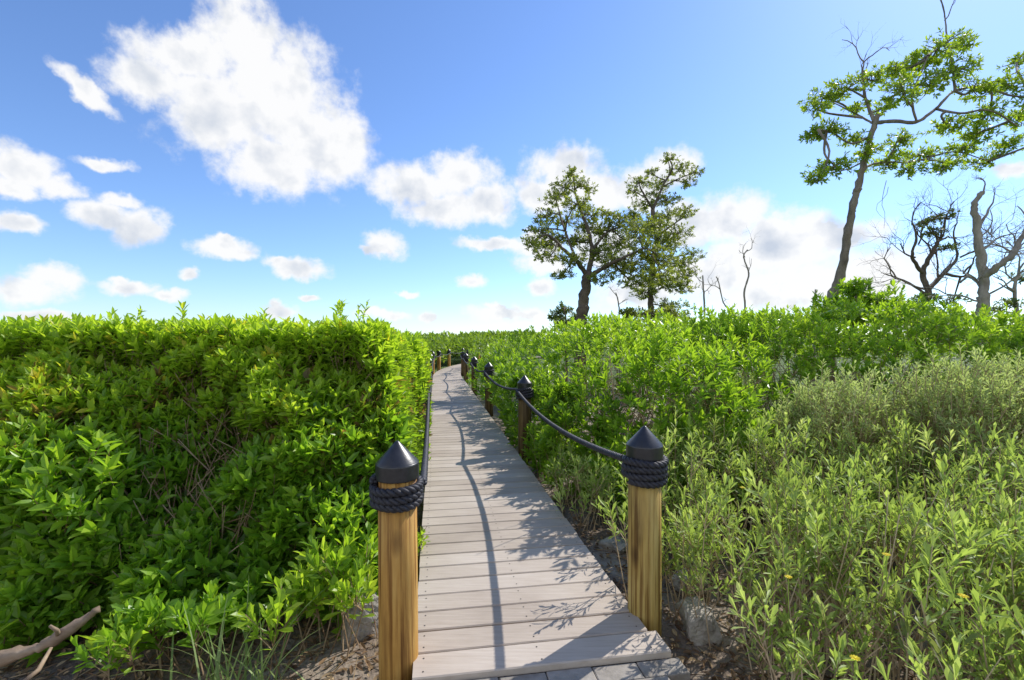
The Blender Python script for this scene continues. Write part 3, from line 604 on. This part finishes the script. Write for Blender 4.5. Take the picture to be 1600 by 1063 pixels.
def tree(name, label, Y, limbs, clumps, leaf, bark, dead=(), L=.09, W=.4, dens=1.0, depthspread=1.0, tb=.5, extra=None, nl=8, twigr=1.0, cat='tree', con=.6, kids=3, cs=1.1):
    b = at(limbs[0][0][0][0], limbs[0][0][0][1], Y+limbs[0][0][0][2]); root = empty(name, (b[0], b[1], GZ), label, cat)
    tk = MB(); sk = []
    for k, (pl, r0, r1) in enumerate(limbs):
        P = np.array([at(q[0], q[1], Y+(q[2] if len(q) > 2 else 0)) for q in pl])
        if k == 0: P = np.concatenate([[[P[0][0], P[0][1], GZ-.1]], P])
        C = smooth_path(P, 6, wig=r0*.10); rr = np.linspace(r0, r1, len(C))*(1+rng.normal(size=len(C))*.06)
        tk.tube(C, rr, 12 if r0 > .06 else 7, wob=.07); sk.append(C[len(C)//3:] if k == 0 else C)
        if k == 0 and extra:
            for (px, py, rad) in extra:
                c = at(px, py, Y)
                for _ in range(3): o_ = c+rng.normal(size=3)*rad*.35; tk.lathe([(rad*.2, -rad*.7), (rad*.7, -rad*.4), (rad*.85, 0), (rad*.6, rad*.5), (rad*.1, rad*.7)], c=o_, sides=10, wob=.2)
    SK = np.concatenate(sk); cr = MB()
    for (px, py, rx, ry) in clumps:
        c = at(px, py, Y); near = SK[np.argmin(((SK-c)**2).sum(1))]
        c = at(px, py, near[1]+rng.uniform(-1, 1)*depthspread); rxm, rym = cs*rx/F*Y, cs*ry/F*Y; rd = (rxm+rym)*.5+.15
        d = SK-c; d2 = (d*d).sum(1)+np.where(SK[:, 2] > c[2], .3, 0); near = SK[np.argmin(d2)]
        mid = (near+c)/2+rng.normal(size=3)*.1*np.linalg.norm(near-c); tk.tube(smooth_path([near, mid, c], 4), np.linspace(.028, .013, 9)*twigr, 6, cap=False)
        ns = int(dens*(14+rxm*rym*620)); q = unit(rng.normal(size=(ns, 3)))*(rng.random((ns, 1))**.45)*[rxm, rd, rym]; Pn = c+q
        cen = Pn[rng.choice(ns, max(4, ns//7))]; j = rng.integers(0, len(cen), ns); Pn = cen[j]+(Pn-cen[j])*con
        for e in cen[:12]: mid = (c+e)/2+rng.normal(size=3)*.06; tk.tube([c, mid, e], [.012*twigr, .008*twigr, .004], 4, cap=False)
        shoots(cr, Pn, unit(q*1.2/(np.linalg.norm(q, axis=1)[:, None]+.01)+np.array([0, 0, .6])+rng.normal(size=(ns, 3))*.5), nl, .08, L, L*W, tint=tb+.18*rng.normal(size=ns), stem=tk, th0=80, th1=25, simple=True)
    for (px, py, dx, dz, ln, r, dp) in dead: grow(tk, at(px, py, Y), (dx, rng.uniform(-.3, .3), dz), ln, r, dp, kids=kids)
    tk.build('trunk', M[bark], root, smooth=True)
    if clumps: cr.build('crown', M[leaf], root)
    return root
tree('mangrove_tree', 'tall leaning tree with slim grey trunk and wide airy crown at the right', 10.0,
     [([(1298, 482, 0), (1312, 430, 0), (1322, 380, 0), (1331, 330, 0), (1340, 290, 0), (1353, 245, 0), (1360, 210, 0), (1372, 178, 0)], .098, .045),
      ([(1365, 190, 0), (1395, 187, -.3), (1432, 188, -.6), (1462, 168, -.5), (1492, 140, -.2), (1540, 130, .2), (1590, 110, .4)], .042, .013),
      ([(1462, 168, -.5), (1500, 175, -.9), (1545, 170, -1.2), (1590, 195, -1.3)], .026, .010),
      ([(1366, 188, 0), (1352, 150, .3), (1348, 115, .5), (1350, 95, .6)], .034, .013),
      ([(1358, 212, 0), (1330, 222, -.4), (1300, 205, -.8), (1278, 200, -1)], .026, .01),
      ([(1345, 262, 0), (1375, 252, .5), (1430, 250, .9), (1490, 235, 1.0), (1545, 250, .9)], .026, .010),
      ([(1362, 190, 0), (1330, 172, .6), (1295, 155, 1.0)], .024, .01),
      ([(1350, 250, 0), (1325, 262, .4), (1295, 268, .7)], .020, .01),
      ([(1492, 140, -.2), (1488, 100, 0), (1480, 60, .1), (1476, 20, .2), (1468, -8, .2)], .024, .009),
      ([(1432, 188, -.6), (1425, 150, -.7), (1440, 110, -.6), (1450, 85, -.5)], .024, .010)],
     [(1288, 150, 36, 18), (1325, 136, 34, 17), (1362, 124, 28, 17), (1275, 168, 18, 10), (1292, 203, 40, 13), (1335, 215, 26, 11), (1268, 212, 14, 9), (1305, 258, 38, 15), (1283, 272, 20, 9), (1352, 236, 26, 14), (1385, 255, 38, 16), (1400, 222, 34, 16), (1438, 240, 36, 18), (1475, 258, 34, 14),
      (1505, 228, 36, 19), (1540, 252, 34, 14), (1412, 140, 26, 26), (1430, 100, 34, 24), (1465, 75, 36, 22), (1500, 70, 26, 18), (1495, 108, 36, 20), (1520, 140, 34, 20), (1400, 108, 22, 18), (1450, 132, 30, 20), (1545, 175, 32, 22), (1580, 135, 26, 28), (1594, 180, 22, 24), (1590, 95, 16, 18), (1480, 195, 34, 14), (1568, 225, 28, 17), (1385, 165, 20, 12), (1620, 150, 30, 40), (1530, 205, 26, 14), (1640, 210, 30, 25), (1340, 165, 22, 9), (1420, 265, 30, 10)],
     'tree', 'bark', dead=[(1350, 95, -.3, 1, .7, .014, 3), (1350, 95, .5, .8, .6, .014, 3), (1350, 110, .9, .6, .5, .012, 2), (1352, 130, -.8, 1, .6, .012, 2), (1476, 25, -.2, 1, .6, .012, 2), (1476, 30, .8, .7, .6, .012, 2), (1385, 280, .1, -1, 1.0, .006, 0), (1388, 290, .05, -1, .9, .005, 0)],
     L=.078, dens=.78, depthspread=.8, tb=.58, extra=[(1340, 298, .085), (1333, 328, .05)], con=.62, cs=1.0)
tree('mangrove_tree', 'spreading olive green tree with a thick short trunk, left of the middle pair', 13.5,
     [([(907, 520, 0), (910, 480, 0), (915, 450, 0), (918, 425, 0)], .18, .13),
      ([(918, 430, 0), (900, 405, -.3), (878, 385, -.6), (855, 365, -.8), (835, 375, -1)], .07, .02), ([(918, 428, 0), (925, 390, .2), (915, 345, .4), (900, 305, .4), (896, 275, .4)], .08, .015),
      ([(918, 432, 0), (945, 415, -.4), (975, 400, -.8), (1010, 385, -1)], .07, .02), ([(925, 390, .2), (950, 360, .5), (985, 350, .8)], .05, .015), ([(900, 405, -.3), (880, 350, .3), (868, 305, .6)], .04, .012)],
     [(895, 270, 16, 9), (882, 290, 24, 12), (915, 290, 16, 12), (868, 308, 22, 12), (900, 318, 26, 13), (855, 335, 22, 12), (885, 345, 28, 12), (925, 335, 20, 14), (840, 358, 22, 10), (830, 378, 16, 8), (862, 372, 26, 11), (900, 375, 28, 13), (940, 360, 24, 14), (860, 398, 24, 10), (895, 405, 26, 11), (935, 392, 28, 14),
      (968, 350, 26, 14), (970, 378, 34, 16), (1000, 358, 32, 16), (1005, 392, 36, 18), (960, 410, 34, 15), (990, 420, 34, 15), (1030, 405, 34, 16), (880, 428, 20, 7), (940, 432, 22, 8), (1035, 428, 34, 13), (990, 336, 28, 13), (1000, 440, 32, 11), (1022, 345, 26, 14), (850, 385, 20, 8), (915, 355, 22, 10), (1028, 376, 30, 16), (950, 335, 18, 10)],
     'olive', 'darkbark', dens=.78, L=.078, depthspread=1.1, tb=.55, nl=8, twigr=.9, con=.8, cs=1.15)
tree('mangrove_tree', 'taller slender tree behind the spreading one, airy top', 16.5,
     [([(1018, 505, 0), (1017, 460, 0), (1018, 420, 0), (1026, 370, 0), (1020, 325, 0)], .12, .07), ([(1020, 325, 0), (1035, 290, .3), (1050, 262, .5), (1045, 245, .5)], .05, .018), ([(1020, 325, 0), (1005, 300, -.5), (998, 285, -.6)], .045, .015), ([(1024, 370, 0), (1050, 350, -.5), (1072, 335, -.8)], .045, .015), ([(1018, 430, 0), (1045, 405, .5), (1075, 395, .8)], .045, .015), ([(1035, 290, .3), (1065, 275, .2), (1085, 268, .2)], .03, .012)],
     [(1043, 246, 14, 8), (1060, 262, 20, 10), (1085, 268, 14, 8), (1000, 283, 18, 9), (1018, 268, 12, 8), (1030, 285, 22, 10), (1072, 285, 16, 9), (990, 295, 12, 8), (1042, 310, 26, 11), (1008, 318, 22, 10), (1068, 330, 20, 10), (1040, 338, 26, 11), (1020, 355, 22, 10), (1060, 362, 26, 12), (1045, 382, 30, 12), (1080, 395, 20, 10), (1062, 408, 28, 12), (1035, 440, 28, 12), (1062, 445, 28, 13), (1010, 455, 24, 12), (1050, 478, 36, 12), (1025, 300, 20, 9), (1070, 428, 24, 12)],
     'olive', 'darkbark', dens=.62, L=.082, depthspread=1.0, tb=.5, nl=8, twigr=.9, con=.8, cs=1.12)
tree('small_tree', 'dark small tree tucked behind the thick trunk of the spreading tree', 15, [([(885, 520, 0), (884, 495, 0), (880, 478, 0)], .05, .02)], [(882, 482, 14, 10), (868, 495, 16, 10), (900, 495, 14, 10), (880, 505, 24, 10)], 'darkleaf', 'darkbark', dens=.8, L=.09, depthspread=.4, tb=.5)
tree('small_tree', 'bright green bushy young tree at the foot of the tall leaning tree', 9.4, [([(1335, 495, 0), (1338, 465, 0), (1340, 440, 0)], .04, .015)], [(1335, 450, 22, 16), (1355, 470, 28, 14), (1318, 475, 24, 12), (1385, 478, 30, 12), (1345, 490, 40, 14), (1420, 485, 30, 12), (1300, 492, 22, 9)], 'thick', 'bark', dens=1.3, L=.10, depthspread=.4, tb=.5)
tree('small_tree', 'grey green shrubby tree rising right of the slender tree', 14, [([(1000, 510, 0), (1002, 490, 0), (1004, 478, 0)], .04, .02)], [(985, 490, 20, 10), (1015, 492, 22, 10), (1060, 495, 26, 9), (1040, 488, 18, 9)], 'olive', 'darkbark', dens=.9, L=.09, depthspread=.5, tb=.5)
def gnarly(name, label, Y, limbs, dead, clumps=(), bark='dead', leaf='darkleaf', L=.08, dens=.8):
    return tree(name, label, Y, limbs, clumps, leaf, bark, dead=dead, L=L, dens=dens, depthspread=.5, tb=.5, kids=4)
gnarly('dead_tree', 'thick bare silvery dead tree with forked limbs at the right edge', 11, [([(1536, 500, 0), (1537, 460, 0), (1536, 425, 0), (1530, 385, 0), (1526, 345, 0), (1522, 318, 0), (1535, 297, 0)], .13, .05), ([(1537, 430, 0), (1562, 412, -.3), (1585, 392, -.4), (1598, 365, -.3), (1620, 330, 0)], .08, .035), ([(1526, 360, 0), (1540, 335, .2), (1552, 312, .3)], .04, .015), ([(1537, 450, 0), (1515, 430, .3), (1500, 440, .5)], .04, .02), ([(1598, 365, -.3), (1605, 340, -.2), (1590, 320, 0)], .03, .01)],
       [(1535, 300, .6, .5, .4, .02, 2), (1552, 312, .3, .9, .5, .014, 2), (1570, 405, .5, .4, .7, .024, 3), (1585, 395, -.3, .9, .8, .024, 3), (1530, 390, 1, .5, 1.0, .024, 3), (1537, 430, -.8, .4, .9, .024, 3), (1598, 360, .5, .3, .8, .02, 3), (1540, 460, 1, .3, 1.1, .024, 3), (1537, 470, -1, .4, 1.1, .024, 3), (1560, 415, .2, 1, 1.0, .024, 3), (1530, 370, .9, .7, .9, .02, 3), (1575, 400, 0, 1, .9, .02, 3)])
gnarly('gnarled_tree', 'tangled grey twiggy tree left of the bare silvery dead tree', 12, [([(1447, 490, 0), (1450, 455, 0), (1442, 425, 0), (1455, 395, 0), (1470, 370, 0)], .09, .04), ([(1450, 450, 0), (1475, 425, .3), (1495, 400, .5), (1490, 365, .6)], .06, .02), ([(1442, 425, 0), (1425, 400, -.3), (1432, 370, -.4), (1425, 345, -.4)], .05, .015), ([(1450, 460, 0), (1420, 440, .4), (1395, 430, .6), (1380, 425, .7)], .035, .01), ([(1475, 425, .3), (1505, 430, .1), (1520, 410, 0)], .04, .015)],
       [(1470, 370, .2, 1, 1.0, .024, 3), (1470, 372, 1, .6, 1.0, .024, 3), (1455, 395, -.6, .7, 1.0, .024, 3), (1425, 350, -.3, 1, .6, .018, 3), (1400, 432, -.7, .4, .9, .02, 3), (1490, 368, .4, .9, .8, .02, 3), (1500, 400, .9, .3, 1.0, .024, 3), (1430, 400, -1, .3, 1.0, .024, 3), (1465, 430, .5, .8, 1.0, .024, 3), (1505, 425, .4, .8, .9, .024, 3), (1445, 450, -.9, .5, 1.1, .024, 3), (1450, 455, .9, .6, 1.1, .024, 3), (1435, 380, .6, .8, .9, .02, 3)], clumps=[(1445, 345, 20, 8), (1478, 338, 18, 7), (1488, 385, 16, 7), (1440, 462, 26, 9), (1490, 465, 24, 9), (1462, 360, 16, 7)], bark='darkbark', dens=.55)
gnarly('gnarled_tree', 'small grey twiggy tree peeking in behind the dead tree at the edge', 13, [([(1590, 500, 0), (1585, 455, 0), (1592, 420, 0)], .07, .03), ([(1585, 455, 0), (1560, 440, .3)], .03, .01)], [(1592, 420, .3, 1, 1.1, .024, 3), (1588, 440, -.6, .6, 1.1, .024, 3), (1592, 420, -.5, 1, 1.1, .024, 3), (1586, 455, -.9, .8, 1.1, .024, 3)], clumps=[(1595, 430, 18, 9), (1580, 474, 26, 9), (1550, 484, 22, 8)], bark='dead', dens=.5)
def sapling(label, Y, pl, r, dead): tree('dead_sapling', label, Y, [(pl, r, r*.5)], [], 'olive', 'dead', dead=dead)
sapling('tallest thin bare sapling with forked top between the trees', 15, [(1165, 495, 0), (1163, 455, 0), (1170, 425, 0), (1162, 400, 0), (1168, 388, 0)], .035, [(1168, 390, .8, .6, .5, .014, 2), (1164, 400, -.7, .7, .4, .014, 2), (1169, 425, .6, .9, .5, .012, 1)])
sapling('bare leaning stick sapling right of the slender tree', 15, [(1142, 498, 0), (1130, 470, 0), (1123, 440, 0), (1119, 430, 0)], .028, [(1125, 450, -.9, .5, .7, .014, 2), (1130, 470, .6, .5, .4, .01, 1)])
sapling('short straight bare stump sapling nearest the slender tree', 15, [(1101, 490, 0), (1099, 450, 0), (1098, 428, 0)], .04, [(1099, 455, .8, .4, .5, .014, 2), (1100, 440, -.9, .5, .7, .012, 2)])
sapling('short broken stub left of the tall leaning tree', 13, [(1272, 490, 0), (1273, 465, 0), (1275, 450, 0)], .04, [(1273, 470, .7, .4, .3, .01, 1)])
sapling('tiny bare twig sapling left of the slender tree', 15, [(968, 500, 0), (966, 470, 0), (962, 455, 0)], .03, [(966, 475, .7, .7, .4, .012, 2), (963, 460, -.5, .8, .4, .012, 2)])

# ------------------------------------------------------------------ camera, sun, sky
cam = bpy.data.cameras.new('camera'); cam.lens = F/1600*36; cam.sensor_width = 36; cam.clip_end = 3000; cam.clip_start = .02
co = bpy.data.objects.new('camera', cam); link(co); co.location = (0, 0, H); co.rotation_euler = (R(90), 0, 0); SC.camera = co
cam.shift_y = .0005
el, az = R(42), math.atan2(.64, .58)
sd = Vector((math.sin(az)*math.cos(el), math.cos(az)*math.cos(el), math.sin(el)))
sl = bpy.data.lights.new('sun', 'SUN'); sl.energy = 5.0; sl.angle = R(.5); sl.color = (1, .95, .87)
so = bpy.data.objects.new('sun', sl); link(so); so.rotation_euler = sd.to_track_quat('Z', 'Y').to_euler(); so.location = (20, 10, 30)
w = bpy.data.worlds.new('World'); SC.world = w; w.use_nodes = True; n = w.node_tree.nodes; l = w.node_tree.links; bg = n['Background']
sky = n.new('ShaderNodeTexSky'); sky.sky_type = 'NISHITA'; sky.sun_disc = False; sky.sun_elevation = el; sky.sun_rotation = az; sky.air_density = 1.0; sky.dust_density = .25; sky.ozone_density = 2.2
STR = .15; bg.inputs['Strength'].default_value = STR
def ma(op, x, y=None, z=None, clamp=False):
    q = n.new('ShaderNodeMath'); q.operation = op; q.use_clamp = clamp
    for k, v in enumerate((x, y, z)):
        if v is None: continue
        if isinstance(v, (int, float)): q.inputs[k].default_value = v
        else: l.new(v, q.inputs[k])
    return q.outputs[0]
def vm(op, x, y=None, sc=None):
    q = n.new('ShaderNodeVectorMath'); q.operation = op
    for k, v in enumerate((x, y)):
        if v is None: continue
        if isinstance(v, tuple): q.inputs[k].default_value = v
        else: l.new(v, q.inputs[k])
    if sc is not None: q.inputs['Scale'].default_value = sc
    return q.outputs['Value'] if op == 'LENGTH' else q.outputs[0]
tc = n.new('ShaderNodeTexCoord'); G = tc.outputs['Generated']; sp = n.new('ShaderNodeSeparateXYZ'); l.new(G, sp.inputs[0])
az_ = ma('ARCTAN2', sp.outputs[0], sp.outputs[1]); el_ = ma('ARCSINE', sp.outputs[2])
cb = n.new('ShaderNodeCombineXYZ'); l.new(az_, cb.inputs[0]); l.new(el_, cb.inputs[1]); P0 = cb.outputs[0]
def nz(vec, scale, detail, rough=.55, out='Fac'):
    q = n.new('ShaderNodeTexNoise'); q.inputs['Scale'].default_value = scale; q.inputs['Detail'].default_value = detail; q.inputs['Roughness'].default_value = rough; l.new(vec, q.inputs['Vector']); return q.outputs[out]
w1 = vm('SCALE', vm('SUBTRACT', nz(P0, 7, 3, .5, 'Color'), (.5, .5, .5)), sc=.03)
w2 = vm('SCALE', vm('SUBTRACT', nz(P0, 24, 4, .6, 'Color'), (.5, .5, .5)), sc=.035)
PW = vm('ADD', vm('ADD', P0, w1), w2)
CL = [(385, 60, 60, 44, 20), (300, 80, 88, 28, -8), (230, 122, 60, 30, 0), (430, 145, 92, 72, 0), (345, 175, 80, 56, 0), (505, 218, 68, 58, 0), (420, 250, 75, 42, 0), (540, 230, 36, 45, 0), (130, 132, 50, 12, 35),
      (40, 258, 52, 24, 0), (95, 290, 36, 15, 0), (20, 290, 40, 14, 0), (160, 250, 38, 9, 0), (25, 342, 34, 15, 0), (165, 328, 50, 20, 0), (215, 350, 38, 25, 0), (190, 312, 30, 10, 0), (345, 383, 42, 13, 0), (372, 390, 24, 11, 0), (350, 372, 18, 7, 0), (465, 415, 42, 13, 8), (440, 405, 20, 8, 0), (600, 383, 26, 17, 0), (578, 390, 16, 6, 0),
      (300, 425, 17, 9, 0), (205, 446, 42, 12, 0), (190, 436, 16, 7, 0), (262, 455, 30, 9, 0), (85, 430, 44, 18, 0), (40, 452, 60, 20, 0), (435, 480, 26, 11, 0), (430, 468, 12, 6, 0), (640, 455, 16, 5, 0), (480, 460, 12, 4, 0),
      (650, 290, 60, 30, 0), (720, 272, 44, 28, 0), (765, 315, 44, 26, 0), (700, 325, 66, 24, 0), (880, 262, 50, 30, 0), (850, 300, 42, 28, 0), (935, 295, 50, 32, 0), (1050, 260, 34, 26, 0), (1000, 290, 50, 28, 0),
      (1140, 342, 60, 30, 0), (1220, 362, 65, 28, 0), (1310, 368, 70, 24, 0), (1200, 400, 120, 34, 0), (1080, 350, 50, 36, 0), (780, 378, 60, 9, 0), (840, 382, 38, 19, 0), (850, 410, 40, 16, 0), (737, 438, 18, 10, 0), (845, 445, 20, 12, 0),
      (780, 487, 42, 12, 0), (770, 476, 18, 7, 0), (832, 490, 22, 11, 0), (1250, 440, 140, 34, 0), (1000, 455, 60, 22, 0), (1585, 258, 26, 10, 0), (600, 490, 34, 7, 0), (1120, 425, 90, 30, 0), (940, 385, 55, 30, 0), (1360, 430, 80, 34, 0), (60, 490, 60, 7, 0), (670, 492, 14, 7, 0)]
CA = []
for (px, py, rx, ry, ro) in CL:
    u, v = (px-800)/F, (530-py)/F; CA.append((math.atan(u), math.atan(v/math.sqrt(1+u*u)), rx/F/(1+u*u), ry/F/math.sqrt(1+u*u), ro))
CA += [(1.6, .3, .35, .10, 0), (-1.6, .35, .35, .14, 0), (-2.3, .55, .45, .30, 0), (-3.0, .5, .35, .30, 0), (3.0, .5, .35, .30, 0), (2.2, .35, .40, .18, 0), (-2.6, .15, .6, .08, 0), (2.6, .12, .6, .06, 0)]  # unseen clouds added beside and behind the camera as fill light
dm = None
for (a, e, ra, re, ro) in CA:
    mp = n.new('ShaderNodeMapping'); mp.vector_type = 'TEXTURE'; mp.inputs['Location'].default_value = (a, e, 0); mp.inputs['Rotation'].default_value = (0, 0, -R(ro)); mp.inputs['Scale'].default_value = (ra*1.2, re*1.2, 1); l.new(PW, mp.inputs[0])
    d = vm('LENGTH', mp.outputs[0])
    dm = d if dm is None else ma('SMOOTH_MIN', dm, d, .15)
fb = nz(P0, 20, 9, .60)
den = ma('ADD', ma('SUBTRACT', 1.0, dm), ma('MULTIPLY', ma('SUBTRACT', fb, .5), 1.6))
mr = n.new('ShaderNodeMapRange'); mr.interpolation_type = 'SMOOTHSTEP'; mr.inputs[1].default_value = -.26; mr.inputs[2].default_value = .46; l.new(den, mr.inputs[0])
off = vm('ADD', P0, (.020, .030, 0)); fa = nz(vm('ADD', P0, w1), 8, 6, .52); fb2 = nz(vm('ADD', off, w1), 8, 6, .52)
sh = ma('ADD', ma('MULTIPLY', ma('SUBTRACT', fa, fb2), 2.2), .68, clamp=True)
thick = n.new('ShaderNodeMapRange'); thick.inputs[1].default_value = .25; thick.inputs[2].default_value = 1.1; thick.inputs[3].default_value = 1.05; thick.inputs[4].default_value = .76; l.new(den, thick.inputs[0])
shv = ma('MULTIPLY', sh, thick.outputs[0], clamp=True)
cr = n.new('ShaderNodeValToRGB'); cr.color_ramp.elements[0].position = .18; cr.color_ramp.elements[0].color = (.60, .66, .76, 1); cr.color_ramp.elements[1].position = .66; cr.color_ramp.elements[1].color = (1, 1, 1, 1); l.new(shv, cr.inputs[0])
cs = vm('SCALE', cr.outputs[0], sc=1.0/STR)
tn_ = n.new('ShaderNodeMix'); tn_.data_type = 'RGBA'; tn_.blend_type = 'MULTIPLY'; tn_.inputs[0].default_value = 1; l.new(sky.outputs[0], tn_.inputs[6]); tn_.inputs[7].default_value = (.90, 1.07, 1.36, 1)
mx = n.new('ShaderNodeMix'); mx.data_type = 'RGBA'; l.new(ma('MULTIPLY', mr.outputs[0], .97), mx.inputs[0]); l.new(tn_.outputs[2], mx.inputs[6]); l.new(cs, mx.inputs[7]); l.new(mx.outputs[2], bg.inputs['Color'])
SC.view_settings.view_transform = 'Standard'; SC.view_settings.look = 'None'; SC.view_settings.exposure = 0
print('FACES', sum(len(o.data.polygons) for o in bpy.data.objects if o.type == 'MESH'))
